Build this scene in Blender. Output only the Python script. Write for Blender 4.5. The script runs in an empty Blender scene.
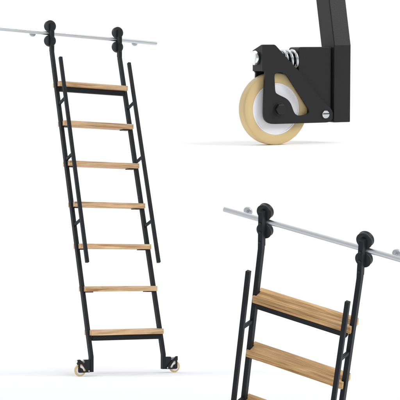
import bpy, bmesh, math, random
from mathutils import Vector, Matrix, Euler
random.seed(7)
C = bpy.context.scene.collection
SC = bpy.context.scene
MM = 0.001

# ------------------------------------------------------------------ camera
def Rx(a): return Matrix.Rotation(a, 3, 'X')
def Rz(a): return Matrix.Rotation(a, 3, 'Z')
BASE = Matrix(((1, 0, 0), (0, 0, -1), (0, 1, 0)))          # world (z up) -> right, down, forward
F_PX = 1303.6
R1 = Rz(-0.0021) @ Rx(-0.0567) @ BASE @ Rz(0.5039)
T1 = Vector((-0.4070, 0.9795, 7.3344))
cam_d = bpy.data.cameras.new('camera'); cam = bpy.data.objects.new('camera', cam_d); C.objects.link(cam)
cam_d.sensor_width = 36; cam_d.lens = F_PX / 400 * 36; cam_d.clip_start = 0.05; cam_d.clip_end = 200
RT = R1.transposed()
cr = Matrix((RT @ Vector((1, 0, 0)), RT @ Vector((0, -1, 0)), RT @ Vector((0, 0, -1)))).transposed()
CAM = -(RT @ T1)
cam.matrix_world = Matrix.Translation(CAM) @ cr.to_4x4()
SC.camera = cam
FW = Vector((RT[0][2], RT[1][2], 0)).normalized()           # level viewing direction
RI = Vector((FW.y, -FW.x, 0))

def pose(R, T, s=1.0):
    """pose of a thing given in camera axes (right, down, forward), at scale s, turned into world"""
    M = RT @ R
    loc = RT @ (T * s - T1)
    return Matrix.Translation(loc) @ M.to_4x4() @ Matrix.Scale(s, 4)

# ------------------------------------------------------------------ studio light
SC.view_settings.view_transform = 'Standard'; SC.view_settings.look = 'None'
SC.view_settings.exposure = 0.0; SC.view_settings.gamma = 1.0
w = bpy.data.worlds.new('World'); SC.world = w; w.use_nodes = True
nt = w.node_tree; nt.nodes.clear()
tc = nt.nodes.new('ShaderNodeTexCoord'); dp = nt.nodes.new('ShaderNodeVectorMath'); dp.operation = 'DOT_PRODUCT'
dp.inputs[1].default_value = (FW * 0.93 - RI * 0.35)[:]      # the studio is brightest behind the set
mr = nt.nodes.new('ShaderNodeMapRange'); mr.inputs[1].default_value = -0.9; mr.inputs[2].default_value = 0.35
mr.inputs[3].default_value = 0.45; mr.inputs[4].default_value = 1.12; mr.interpolation_type = 'SMOOTHSTEP'
bg = nt.nodes.new('ShaderNodeBackground'); ow = nt.nodes.new('ShaderNodeOutputWorld')
bg.inputs[0].default_value = (1, 1, 1, 1)
nt.links.new(tc.outputs['Generated'], dp.inputs[0]); nt.links.new(dp.outputs['Value'], mr.inputs[0])
nt.links.new(mr.outputs[0], bg.inputs[1]); nt.links.new(bg.outputs[0], ow.inputs[0])

def area(name, pos, target, size, size_y, power, col=(1, 1, 1)):
    d = bpy.data.lights.new(name, 'AREA'); d.shape = 'RECTANGLE'; d.size = size; d.size_y = size_y
    d.energy = power; d.color = col
    o = bpy.data.objects.new(name, d); C.objects.link(o)
    o.location = pos; o.rotation_euler = (target - pos).to_track_quat('-Z', 'Y').to_euler()
    return o
def rel(r, f, z): return Vector((CAM.x, CAM.y, 0)) + RI * r + FW * f + Vector((0, 0, z))
area('overhead_softbox', rel(-0.3, 7.6, 5.2), rel(-0.3, 7.6, 0), 2.0, 2.0, 32)
area('front_softbox', rel(3.6, 0.2, 3.4), rel(-0.2, 6, 0.8), 2.5, 2.5, 190)
area('backdrop_light_left', rel(-3.8, 8.2, 4.8), rel(-1.2, 12, 1.5), 2.4, 2.4, 116)
area('backdrop_light_right', rel(3.8, 8.2, 4.8), rel(1.2, 12, 1.5), 2.4, 2.4, 116)

area('added_foot_light', CAM + FW * 1.42 + RI * 0.10 + Vector((0, 0, 1.05)), CAM + FW * 1.40 + RI * 0.09, 0.5, 0.5, 1.35)  # added lamp, unseen: whitens the board and sharpens the contact shadow

# ------------------------------------------------------------------ materials
def mat(name, col, rough=0.5, metal=0.0, spec=0.5, bump=None, coat=0):
    m = bpy.data.materials.new(name); m.use_nodes = True
    n = m.node_tree.nodes; l = m.node_tree.links; b = n['Principled BSDF']
    b.inputs['Base Color'].default_value = (*col, 1); b.inputs['Roughness'].default_value = rough
    b.inputs['Metallic'].default_value = metal; b.inputs['Specular IOR Level'].default_value = spec
    b.inputs['Coat Weight'].default_value = coat
    t = n.new('ShaderNodeTexCoord')
    if bump:
        no = n.new('ShaderNodeTexNoise'); no.inputs['Scale'].default_value = bump[0]; no.inputs['Detail'].default_value = 3
        bp = n.new('ShaderNodeBump'); bp.inputs['Strength'].default_value = bump[1]; bp.inputs['Distance'].default_value = 0.0005
        l.new(t.outputs['Object'], no.inputs['Vector']); l.new(no.outputs['Fac'], bp.inputs['Height']); l.new(bp.outputs[0], b.inputs['Normal'])
        # slight roughness break-up
        mp = n.new('ShaderNodeMapRange'); mp.inputs[3].default_value = rough - 0.06; mp.inputs[4].default_value = rough + 0.06
        n2 = n.new('ShaderNodeTexNoise'); n2.inputs['Scale'].default_value = 18
        l.new(t.outputs['Object'], n2.inputs['Vector']); l.new(n2.outputs['Fac'], mp.inputs[0]); l.new(mp.outputs[0], b.inputs['Roughness'])
    return m

M_BLACK = mat('black_powder_coat', (0.0145, 0.0162, 0.0192), 0.48, 0, 0.15, (900, 0.25))
M_BLACK2 = mat('black_coated_bracket', (0.017, 0.017, 0.018), 0.45, 0, 0.22, (1100, 0.2))
M_BOLT = mat('black_bolt', (0.012, 0.012, 0.013), 0.35, 0, 0.35)
M_RUB = mat('black_roller_nylon', (0.014, 0.015, 0.018), 0.42, 0, 0.3)
M_CHROME = mat('chrome', (0.86, 0.87, 0.88), 0.08, 1.0)
M_SPRING = mat('shaded_chrome', (0.62, 0.63, 0.65), 0.14, 1.0)  # chrome with the spring's shadow put into its darker colour
M_STEEL = mat('brushed_steel_rail', (0.60, 0.615, 0.64), 0.3, 1.0, 0.5, (300, 0.08))
M_MOUNT = mat('satin_steel_mount', (0.55, 0.565, 0.59), 0.42, 1.0)
M_TYRE = mat('cream_polyurethane', (0.63, 0.475, 0.235), 0.42, 0, 0.4)
M_HUB = mat('white_nylon_hub', (0.86, 0.86, 0.88), 0.45, 0, 0.3)
M_SLAB = mat('white_display_board', (0.93, 0.93, 0.93), 0.9, 0, 0.0)
M_FLOOR = mat('white_studio_paper', (0.765, 0.775, 0.797), 1.0, 0, 0.0)

def wood(name, light, mid, dark):
    m = bpy.data.materials.new(name); m.use_nodes = True
    n = m.node_tree.nodes; l = m.node_tree.links; b = n['Principled BSDF']
    t = n.new('ShaderNodeTexCoord'); oi = n.new('ShaderNodeObjectInfo')
    ad = n.new('ShaderNodeVectorMath'); ad.operation = 'ADD'
    sc = n.new('ShaderNodeVectorMath'); sc.operation = 'SCALE'; sc.inputs[3].default_value = 37.0
    cx = n.new('ShaderNodeCombineXYZ'); l.new(oi.outputs['Random'], cx.inputs[0]); l.new(oi.outputs['Random'], cx.inputs[1]); l.new(oi.outputs['Random'], cx.inputs[2])
    l.new(cx.outputs[0], sc.inputs[0]); l.new(t.outputs['Object'], ad.inputs[0]); l.new(sc.outputs[0], ad.inputs[1])
    def noise(scale, mapping, detail=4, dist=0.0):
        mp = n.new('ShaderNodeMapping'); mp.inputs['Scale'].default_value = mapping
        l.new(ad.outputs[0], mp.inputs[0])
        q = n.new('ShaderNodeTexNoise'); q.inputs['Scale'].default_value = scale; q.inputs['Detail'].default_value = detail
        q.inputs['Distortion'].default_value = dist; q.inputs['Roughness'].default_value = 0.6
        l.new(mp.outputs[0], q.inputs['Vector']); return q.outputs['Fac']
    big = noise(60, (0.055, 1, 1), 6, 0.9)          # growth bands
    fine = noise(330, (0.02, 1, 1), 3)            # pores
    broad = noise(5, (0.6, 1.6, 1.6), 2)
    r1 = n.new('ShaderNodeValToRGB'); e = r1.color_ramp.elements
    e[0].position = 0.33; e[0].color = (*dark, 1); e[1].position = 0.60; e[1].color = (*light, 1)
    k = e.new(0.46); k.color = (*mid, 1)
    l.new(big, r1.inputs[0])
    r2 = n.new('ShaderNodeMapRange'); r2.inputs[1].default_value = 0.35; r2.inputs[2].default_value = 0.62; r2.inputs[3].default_value = 0.58; r2.inputs[4].default_value = 1.06
    l.new(fine, r2.inputs[0])
    r3 = n.new('ShaderNodeMapRange'); r3.inputs[1].default_value = 0.3; r3.inputs[2].default_value = 0.7; r3.inputs[3].default_value = 0.88; r3.inputs[4].default_value = 1.08
    l.new(broad, r3.inputs[0])
    mu = n.new('ShaderNodeMath'); mu.operation = 'MULTIPLY'; l.new(r2.outputs[0], mu.inputs[0]); l.new(r3.outputs[0], mu.inputs[1])
    vm = n.new('ShaderNodeVectorMath'); vm.operation = 'SCALE'; l.new(r1.outputs[0], vm.inputs[0]); l.new(mu.outputs[0], vm.inputs[3])
    l.new(vm.outputs[0], b.inputs['Base Color'])
    b.inputs['Roughness'].default_value = 0.55; b.inputs['Specular IOR Level'].default_value = 0.2
    bp = n.new('ShaderNodeBump'); bp.inputs['Strength'].default_value = 0.35; bp.inputs['Distance'].default_value = 0.0006
    l.new(fine, bp.inputs['Height']); l.new(bp.outputs[0], b.inputs['Normal'])
    return m
M_WOOD_A = wood('light_oak', (0.80, 0.555, 0.335), (0.66, 0.42, 0.225), (0.40, 0.22, 0.10))
M_WOOD_B = wood('golden_oak', (0.74, 0.48, 0.235), (0.60, 0.36, 0.155), (0.36, 0.19, 0.07))

# ------------------------------------------------------------------ mesh helpers (millimetres)
FIT = None                       # (fixed point, factor) applied to a mesh while it is built
def obj(name, bm, m, parent=None, smooth=None, bevel=0, mir=1):
    if FIT:
        (px, py, pz), k = FIT
        for v in bm.verts: v.co = ((v.co.x - px) * k + px, (v.co.y - py) * k + py, (v.co.z - pz) * k + pz)
    if mir < 0:
        for v in bm.verts: v.co.x = -v.co.x
        bmesh.ops.reverse_faces(bm, faces=bm.faces[:])
    for v in bm.verts: v.co *= MM
    bmesh.ops.recalc_face_normals(bm, faces=bm.faces[:])
    me = bpy.data.meshes.new(name); bm.to_mesh(me); bm.free(); me.materials.append(m)
    o = bpy.data.objects.new(name, me); C.objects.link(o)
    if parent: o.parent = parent
    if smooth:
        for p in me.polygons: p.use_smooth = True
        me.set_sharp_from_angle(angle=math.radians(smooth))
    if bevel:
        b = o.modifiers.new('bevel', 'BEVEL'); b.width = bevel * MM; b.segments = 3; b.limit_method = 'ANGLE'
        b.angle_limit = math.radians(25); b.harden_normals = False
    return o

def add_box(bm, x0, x1, y0, y1, z0, z1, rot=None, c=None):
    vs = [bm.verts.new((x, y, z)) for x in (x0, x1) for y in (y0, y1) for z in (z0, z1)]
    for f in ((0, 1, 3, 2), (4, 6, 7, 5), (0, 4, 5, 1), (2, 3, 7, 6), (0, 2, 6, 4), (1, 5, 7, 3)): bm.faces.new([vs[i] for i in f])
    if rot is not None:
        bmesh.ops.rotate(bm, verts=vs, cent=c or (0, 0, 0), matrix=rot)
    return vs

def add_prism(bm, outline, axis, a, b):
    """closed outline extruded along an axis; outline pairs are the two other coordinates in x,y,z order"""
    def P(u, v, t):
        return (t, u, v) if axis == 'x' else (u, t, v) if axis == 'y' else (u, v, t)
    n = len(outline)
    A = [bm.verts.new(P(u, v, a)) for u, v in outline]; Bv = [bm.verts.new(P(u, v, b)) for u, v in outline]
    bm.faces.new(A); bm.faces.new(Bv[::-1])
    for i in range(n): bm.faces.new((A[i], A[(i + 1) % n], Bv[(i + 1) % n], Bv[i]))

def add_plate(bm, outer, hole, y0, y1):
    """plate in the xz plane with one hole: triangulated caps"""
    for y in (y0, y1):
        es = []
        for L in (outer, hole):
            vs = [bm.verts.new((u, y, v)) for u, v in L]
            es += [bm.edges.new((vs[i], vs[(i + 1) % len(vs)])) for i in range(len(vs))]
        bmesh.ops.triangle_fill(bm, use_beauty=True, use_dissolve=False, edges=es)
    bm.verts.ensure_lookup_table()
    k = 0; no, nh = len(outer), len(hole); tot = no + nh
    vl = list(bm.verts)[-2 * tot:]
    for s, n in ((0, no), (no, nh)):
        for i in range(n):
            a, b = vl[s + i], vl[s + (i + 1) % n]; c, d = vl[tot + s + (i + 1) % n], vl[tot + s + i]
            bm.faces.new((a, b, c, d))

def smooth_poly(P, n=6, k=0.5):
    """round the corners of a polygon (quadratic), each point may carry its own radius"""
    out = []; N = len(P)
    for i in range(N):
        p = Vector(P[i][:2]); r = P[i][2] if len(P[i]) > 2 else 0
        if r <= 0: out.append(tuple(p)); continue
        a = Vector(P[i - 1][:2]); b = Vector(P[(i + 1) % N][:2])
        ua, ub = (a - p), (b - p)
        ra = min(r, ua.length * 0.49); rb = min(r, ub.length * 0.49)
        A = p + ua.normalized() * ra; Bq = p + ub.normalized() * rb
        for j in range(n + 1):
            t = j / n; q = A * (1 - t) ** 2 + p * 2 * t * (1 - t) + Bq * t * t; out.append(tuple(q))
    return out

def add_lathe(bm, prof, axis, c, seg=48, start_cap=True, end_cap=True):
    """profile (radius, t) turned round an axis through c"""
    rings = []
    for r, t in prof:
        ring = []
        for i in range(seg):
            a = 2 * math.pi * i / seg; u, v = r * math.cos(a), r * math.sin(a)
            p = (t, u, v) if axis == 'x' else (u, t, v) if axis == 'y' else (u, v, t)
            ring.append(bm.verts.new((p[0] + c[0], p[1] + c[1], p[2] + c[2])))
        rings.append(ring)
    for a, b in zip(rings, rings[1:]):
        for i in range(seg): bm.faces.new((a[i], a[(i + 1) % seg], b[(i + 1) % seg], b[i]))
    if start_cap: bm.faces.new(rings[0])
    if end_cap: bm.faces.new(rings[-1][::-1])

def add_sweep(bm, path, w, d, x):
    """w wide (x), d deep bar along a path in the yz plane with mitred corners"""
    n = len(path); pts = [Vector(p) for p in path]; rows = []
    for i in range(n):
        t0 = (pts[i] - pts[i - 1]).normalized() if i else None
        t1 = (pts[i + 1] - pts[i]).normalized() if i < n - 1 else None
        if t0 is None: nrm = Vector((t1.y, -t1.x))
        elif t1 is None: nrm = Vector((t0.y, -t0.x))
        else:
            n0 = Vector((t0.y, -t0.x)); n1 = Vector((t1.y, -t1.x)); m = (n0 + n1).normalized(); nrm = m / m.dot(n0)
        a = pts[i] + nrm * d / 2; b = pts[i] - nrm * d / 2
        rows.append([bm.verts.new((x - w / 2, a.x, a.y)), bm.verts.new((x + w / 2, a.x, a.y)), bm.verts.new((x + w / 2, b.x, b.y)), bm.verts.new((x - w / 2, b.x, b.y))])
    for r, s in zip(rows, rows[1:]):
        for i in range(4): bm.faces.new((r[i], r[(i + 1) % 4], s[(i + 1) % 4], s[i]))
    bm.faces.new(rows[0]); bm.faces.new(rows[-1][::-1])

def add_tube(bm, pts, r, seg=10):
    pts = [Vector(p) for p in pts]; rings = []; up = None
    for i, p in enumerate(pts):
        t = (pts[min(i + 1, len(pts) - 1)] - pts[max(i - 1, 0)]).normalized()
        if up is None: up = t.orthogonal().normalized()
        up = (up - t * up.dot(t)).normalized(); v = t.cross(up)
        rings.append([bm.verts.new(p + (up * math.cos(2 * math.pi * k / seg) + v * math.sin(2 * math.pi * k / seg)) * r) for k in range(seg)])
    for a, b in zip(rings, rings[1:]):
        for i in range(seg): bm.faces.new((a[i], a[(i + 1) % seg], b[(i + 1) % seg], b[i]))
    bm.faces.new(rings[0]); bm.faces.new(rings[-1][::-1])

def thing(name, label, cat, M=None, group=None):
    o = bpy.data.objects.new(name, None); C.objects.link(o)
    o['label'] = label; o['category'] = cat
    if group: o['group'] = group
    if M is not None: o.matrix_world = M
    return o

# ------------------------------------------------------------------ setting: white studio sweep, seamless
def backdrop():
    bm = bmesh.new(); prof = [(-6.0, 0), (7.0, 0), (9.3, 0)]
    R = 2.6
    for i in range(1, 25):
        a = math.pi / 2 * i / 24; prof.append((9.3 + R * math.sin(a), R - R * math.cos(a)))
    prof.append((9.3 + R, 7.5))
    rows = []
    for f, z in prof:
        rows.append([bm.verts.new(rel(r, f, z) * 1000) for r in (-9, -4, 0, 4, 9)])
    for a, b in zip(rows, rows[1:]):
        for i in range(4): bm.faces.new((a[i], a[i + 1], b[i + 1], b[i]))
    o = obj('floor', bm, M_FLOOR, smooth=60); o['kind'] = 'structure'
backdrop()

# ------------------------------------------------------------------ caster foot (local: wheel front face at y=0, wheel centre x=0 z=0, stile to +x)
def caster(parent, ox, oy, oz, mir=1, seg=64, sc=None):
    """parts of one caster; mir=-1 turns it round for the other stile (mirrored about the parent's x)"""
    def sh(P): return [(u + ox, v + oz, *r) for u, v, *r in P]
    # mounting block, its outer top corner rounded
    bm = bmesh.new()
    add_prism(bm, smooth_poly(sh([(27, -15.5, 1), (66.6, -15.5), (66.6, 65), (27, 65, 4)])), 'y', oy + 1.5, oy + 24)
    obj('mounting_block', bm, M_BLACK2, parent, bevel=0.8, mir=mir)
    outer = [(-19.3, 67.5, 1.5), (-4.5, 67.5, 2), (25, 38.5), (55.0, 4.3, 7), (65.2, -1.5, 9), (65.2, -15.5, 9), (-17.6, -15.5, 13), (-17.2, 8, 8), (-15.6, 39.7, 1), (-19.3, 39.7, 1)]
    hole = [(-5.2, 38.4, 5), (7.8, 38.4, 6), (38.5, -4.5, 6), (29, -7.5, 4), (19.5, -7.0, 6), (13.0, 9.5, 7), (-0.5, 15.4, 5), (-4.0, 17.5, 4)]
    bm = bmesh.new()
    add_plate(bm, smooth_poly(sh(outer)), smooth_poly(sh(hole)), oy - 5.5, oy - 2.5)
    back = [(-17.5, 61, 2), (-8, 61, 2), (20, 38.5)] + outer[3:8] + [(-15.6, 38, 1), (-17.5, 40, 1)]
    add_plate(bm, smooth_poly(sh(back)), smooth_poly(sh(hole)), oy + 16.5, oy + 19.5)
    # bridge that ties the two plates together over the wheel
    add_prism(bm, [(oy - 2.7, oz + 39.9), (oy + 17.7, oz + 39.9), (oy + 17.7, oz + 61.5), (oy - 2.7, oz + 67.3)], 'x', ox - 19.1, ox - 8)
    br = obj('caster_bracket', bm, M_BLACK2, parent, bevel=0.5, mir=mir)
    # chrome adjusting bolt on the outer face
    bm = bmesh.new()
    add_lathe(bm, [(6.2, -24.6), (7.3, -23.8), (7.7, -22.2), (7.7, -20.4), (7.0, -19.2)], 'x', (ox, oy + 7, oz + 53.6), 32)
    obj('adjusting_bolt', bm, M_CHROME, br, 30, mir=mir)
    # chrome spring between bridge and block
    bm = bmesh.new(); pts = []
    for i in range(0, 181):
        t = i / 180; a = t * 6.0 * 2 * math.pi
        pts.append((ox - 8.2 + 35.4 * t, oy + 8 + 9.2 * math.cos(a), oz + 51.8 + 9.2 * math.sin(a)))
    add_tube(bm, pts, 1.7)
    obj('spring', bm, M_SPRING, br, 60, mir=mir)
    bm = bmesh.new(); add_lathe(bm, [(6.0, -8), (6.0, 27)], 'x', (ox, oy + 8, oz + 52.5), 20)  # dark core added inside the coils, deepening the gaps between them
    obj('dark_spring_core', bm, M_BOLT, br, 30, mir=mir)
    # hexagonal axle bolt
    bm = bmesh.new()
    add_lathe(bm, [(6.9, -6.3), (6.9, -5.5)], 'y', (ox + 1.2, oy, oz), 32)
    add_lathe(bm, [(5.2, -9.6), (5.9, -9.0), (5.9, -6.3)], 'y', (ox + 1.2, oy, oz), 6)
    obj('axle_bolt', bm, M_BOLT, br, bevel=0.25, mir=mir)
    # pivot pin: chrome, slotted
    bm = bmesh.new()
    add_lathe(bm, [(3.9, -6.6), (4.2, -6.2), (4.2, 1.5)], 'y', (ox + 56.4, oy, oz - 6.9), 32)
    pv = obj('pivot_pin', bm, M_CHROME, br, 30, mir=mir)
    bm = bmesh.new()
    add_box(bm, ox + 56.4 - 3.7, ox + 56.4 + 3.7, oy - 6.75, oy - 6.3, oz - 6.6, oz - 5.5)
    add_lathe(bm, [(5.6, -5.9), (5.8, -5.4)], 'y', (ox + 56.4, oy, oz - 6.9), 32)
    obj('pin_slot', bm, M_BOLT, br, mir=mir)
    # wheel
    bm = bmesh.new()
    add_lathe(bm, [(3.9, 0.2), (3.9, -1.8), (8, -1.8), (8, 0.9), (25.6, 0.9), (26.2, 0.4), (27.2, 0.4), (27.2, 13.6), (26.2, 13.6), (25.6, 13.1), (8, 13.1), (8, 15.8), (3.9, 15.8)], 'y', (ox, oy, oz), seg)
    wh = obj('wheel', bm, M_HUB, parent, 35, mir=mir)
    bm = bmesh.new()
    add_lathe(bm, [(27.3, 13.6), (27.3, 0.4), (28.2, 0), (36.2, 0), (37.3, 0.5), (37.9, 1.6), (38, 3), (38, 11), (37.9, 12.4), (37.3, 13.5), (36.2, 14), (28.2, 14)], 'y', (ox, oy, oz), seg * 2, False, False)
    obj('tyre', bm, M_TYRE, wh, 40, mir=mir)

# ------------------------------------------------------------------ ladder
def ladder(root, p, wood_m, ks, zcut=None, casters=True):
    global FIT
    h = p['W'] / 2; ta, ca, sa = math.tan(p['a']), math.cos(p['a']), math.sin(p['a'])
    st = lambda z: (z - p['z1']) * ta
    zt = p['zr'] + 60
    for s in (-1, 1):
        path = [(0, p['zb']), (0, p['z1'])] if zcut is None else [(st(zcut), zcut)]
        path += [(p['yp'], p['z2']), (p['yp'], zt)]
        bm = bmesh.new(); add_sweep(bm, path, 20, 28, s * h)
        obj('stile', bm, M_BLACK, root, bevel=1.5)
        # hanger: back plate and two grooved rollers gripping the rail
        bm = bmesh.new(); y0 = p['yp'] + 14.2; yw = p['yr']
        add_box(bm, s * h - 10, s * h + 10, y0, max(y0 + 4, yw - 15), p['zr'] - 112, p['zr'] + 58)
        hg = obj('hanger_plate', bm, M_BLACK, root, bevel=1)
        for zz in (10, -33, -83):
            bm = bmesh.new(); add_lathe(bm, [(3.5, -17.5), (5.2, -16.5), (5.2, -13.8)], 'y', (s * h, p['yp'], p['zr'] + zz), 20)
            obj('bolt', bm, M_BOLT, hg, 30)
        for q in (1, -1):
            zc = p['zr'] + q * 44.5
            bm = bmesh.new()
            add_lathe(bm, [(7, -16), (12, -15.5), (12, -13.2), (31, -13), (34, -12), (35, -10), (34.6, -8), (32.6, -3), (32.6, 3), (34.6, 8), (35, 10), (34, 12), (31, 13), (12, 13.2), (12, 16)], 'y', (s * h, yw, zc), 48)
            obj('roller_wheel', bm, M_RUB, hg, 35)
        # handrail, parallel in front of the stile
        def HR(l, d=0): return ((l * sa - ca * (p['h'] - d)), p['z1'] + l * ca + sa * (p['h'] - d))
        lo = p['hs1'] if zcut is None else (zcut - p['z1']) / ca
        bm = bmesh.new(); add_sweep(bm, [HR(lo), HR(p['hs2'])], 19, 20, s * h)
        hr = obj('handrail', bm, M_BLACK, root, bevel=2.2)
        for L in (p['s1'], p['s2'], p['s3']):
            if L < lo: continue
            a = HR(L, 9); b = HR(L, p['h'] - 13)
            bm = bmesh.new(); add_sweep(bm, [a, b], 13, 15, s * h)
            obj('standoff', bm, M_BLACK, hr, bevel=1.5)
    hw = h + p['hw']
    for k in ks:
        z = p['zs'] + k * p['P']; yc = st(z) + p['off']; yf = yc - p['Ds'] / 2; yb = yc + p['Ds'] / 2
        ys = st(z - p['Ts'] / 2); n0, n1 = ys - 15 / ca - 4, ys + 15 / ca + 4; xi = h - 10.2
        ol = [(-hw, yf), (hw, yf)]
        ol += [(hw, n0), (xi, n0), (xi, n1), (hw, n1)]
        ol += [(hw, yb), (-hw, yb), (-hw, n1), (-xi, n1), (-xi, n0), (-hw, n0)]
        bm = bmesh.new(); add_prism(bm, ol, 'z', z - p['Ts'], z)
        sp = obj('step', bm, wood_m, root, bevel=1.3)
        for s in (-1, 1):
            bm = bmesh.new(); x0, x1 = sorted((s * (xi - 0.5), s * (xi - 46)))
            add_box(bm, x0, x1, ys - 26, ys + 26, z - p['Ts'] - 5.5, z - p['Ts'] - 0.3)
            obj('support_bracket', bm, M_BLACK, sp, bevel=0.6)
        if k in (0, 6):
            zc = z - p['Ts'] - p.get('gap', 1.0)
            bm = bmesh.new(); add_box(bm, -xi + 5.3, xi - 5.3, ys - p['cb'], ys - p['cb'] + 22, zc - p['ch'], zc)
            obj('crossbar', bm, M_BLACK, root, bevel=1.2)
    if casters:
        for s in (-1, 1):
            FIT = ((-h, 0, 0), 0.87)
            caster(root, -h - 78.8, -13.5, 38, mir=-s, seg=40)
            FIT = None

def rail(root, x0, x1, y, z, discs, so):
    bm = bmesh.new(); add_lathe(bm, [(10.2, x0), (11.2, x0 + 1), (11.2, x1 - 1), (10.2, x1)], 'x', (0, y, z), 40)
    obj('tube', bm, M_STEEL, root, 40)
    for d in discs:
        bm = bmesh.new()
        add_lathe(bm, [(5, 0), (5, so - 6), (17.5, so - 6), (19.5, so - 5), (20, so - 3), (20, so + 2)], 'y', (d, y, z), 40, False)
        mo = obj('wall_mount', bm, M_MOUNT, root, 35)
        bm = bmesh.new(); add_lathe(bm, [(1.8, so - 7), (2.3, so - 6.6), (2.3, so - 5.8)], 'y', (d, y, z + 12), 16)
        obj('screw', bm, M_STEEL, mo, 30)

# full ladder on the left
PA = dict(a=.316, W=450, z1=103.2, z2=1895.7, P=242.82, zs=250.1, Ds=104.65, Ts=29, off=-5.5, h=109.7, hs1=516, hs2=1798.7,
          yr=618.9, zr=2015, yp=586.4, s1=776.9, s2=1181.4, s3=1538.2, hw=-1.0, cx=68.6, zb=20.5, cb=30, ch=29)
la = thing('rolling_ladder', 'whole black rolling ladder with seven pale oak steps standing on two cream casters at left', 'ladder', group='black rolling ladders with oak steps')
ladder(la, PA, M_WOOD_A, range(7))
ra = thing('ladder_rail', 'pale steel rail crossing the top left above the seven-step ladder', 'rail', group='steel ladder rails')
rail(ra, -760, 497, PA['yr'], PA['zr'], (-319, 366), 48)

# upper part of a second ladder, seen from above
SB = 0.56
RB = Rz(-0.0117) @ Rx(0.516) @ BASE @ Rz(-0.5432); TB = Vector((0.28195, 2.12749, 6.0764))
MB_ = pose(RB, TB, SB)
PB = dict(a=.201, W=454.3, z1=107.6, z2=1965.4, P=250.7, zs=258.3, Ds=80, Ts=33, off=5.0, h=103, hs1=519, hs2=1822,
          yr=403.5, zr=2083.4, yp=373.5, s1=779.5, s2=1185.9, s3=1559.7, hw=2.0, cx=71.5, zb=23.5, cb=32, ch=24)
lb = thing('rolling_ladder', 'cropped top end of a black rolling ladder seen from above, golden oak steps, lower right', 'ladder', MB_, 'black rolling ladders with oak steps')
ladder(lb, PB, M_WOOD_B, range(3, 7), zcut=960, casters=False)
rb = thing('ladder_rail', 'grey steel rail sloping down to the right above the cropped ladder at lower right', 'rail', MB_, 'steel ladder rails')
rail(rb, -424.5, 620, PB['yr'], PB['zr'], (-327.9, 353.5), 36)

# enlarged foot of the ladder with its caster, upper right
TC = Vector((0.0805376, -0.096054, 1.376))
RC = Matrix(((0.915886956381543, -0.4014102518938905, -0.004570864758118338), (-0.049476697423484706, -0.10157554606247014, -0.9935967315033679), (0.3983756261899296, 0.91024843757987, -0.1128921713015878)))
MC = pose(RC, TC)
foot = thing('sprung_caster', 'large black ladder foot with sprung cream caster wheel and white hub, upper right', 'caster', MC)
bm = bmesh.new(); add_sweep(bm, [(12.5, -16), (12.5, 65), (12.5 + 130 * 0.25, 195)], 20.5, 28, 78.8)
obj('stile', bm, M_BLACK2, foot, bevel=0.9)
caster(foot, 0, 0, 0, seg=96)
bm = bmesh.new(); NS = 96; ctr = (15, 35)
ringo = [bm.verts.new((ctr[0] + 140 * math.cos(2 * math.pi * i / NS), ctr[1] + 105 * math.sin(2 * math.pi * i / NS), -39.3)) for i in range(NS)]
ringi = [bm.verts.new((ctr[0] + 112 * math.cos(2 * math.pi * i / NS), ctr[1] + 77 * math.sin(2 * math.pi * i / NS), -38.1)) for i in range(NS)]
ringb = [bm.verts.new((ctr[0] + 110 * math.cos(2 * math.pi * i / NS), ctr[1] + 75 * math.sin(2 * math.pi * i / NS), -40.2)) for i in range(NS)]
bm.faces.new(ringi); bm.faces.new(ringb[::-1])
for i in range(NS):
    j = (i + 1) % NS
    bm.faces.new((ringo[i], ringo[j], ringi[j], ringi[i])); bm.faces.new((ringb[i], ringb[j], ringo[j], ringo[i]))
sl = obj('display_board', bm, M_SLAB, smooth=30); sl.matrix_world = MC
sl['label'] = 'plain white board under the big cream wheel at upper right'; sl['category'] = 'board'

# ------------------------------------------------------------------ render
SC.render.resolution_x = 1024; SC.render.resolution_y = 1024
SC.render.engine = 'CYCLES'
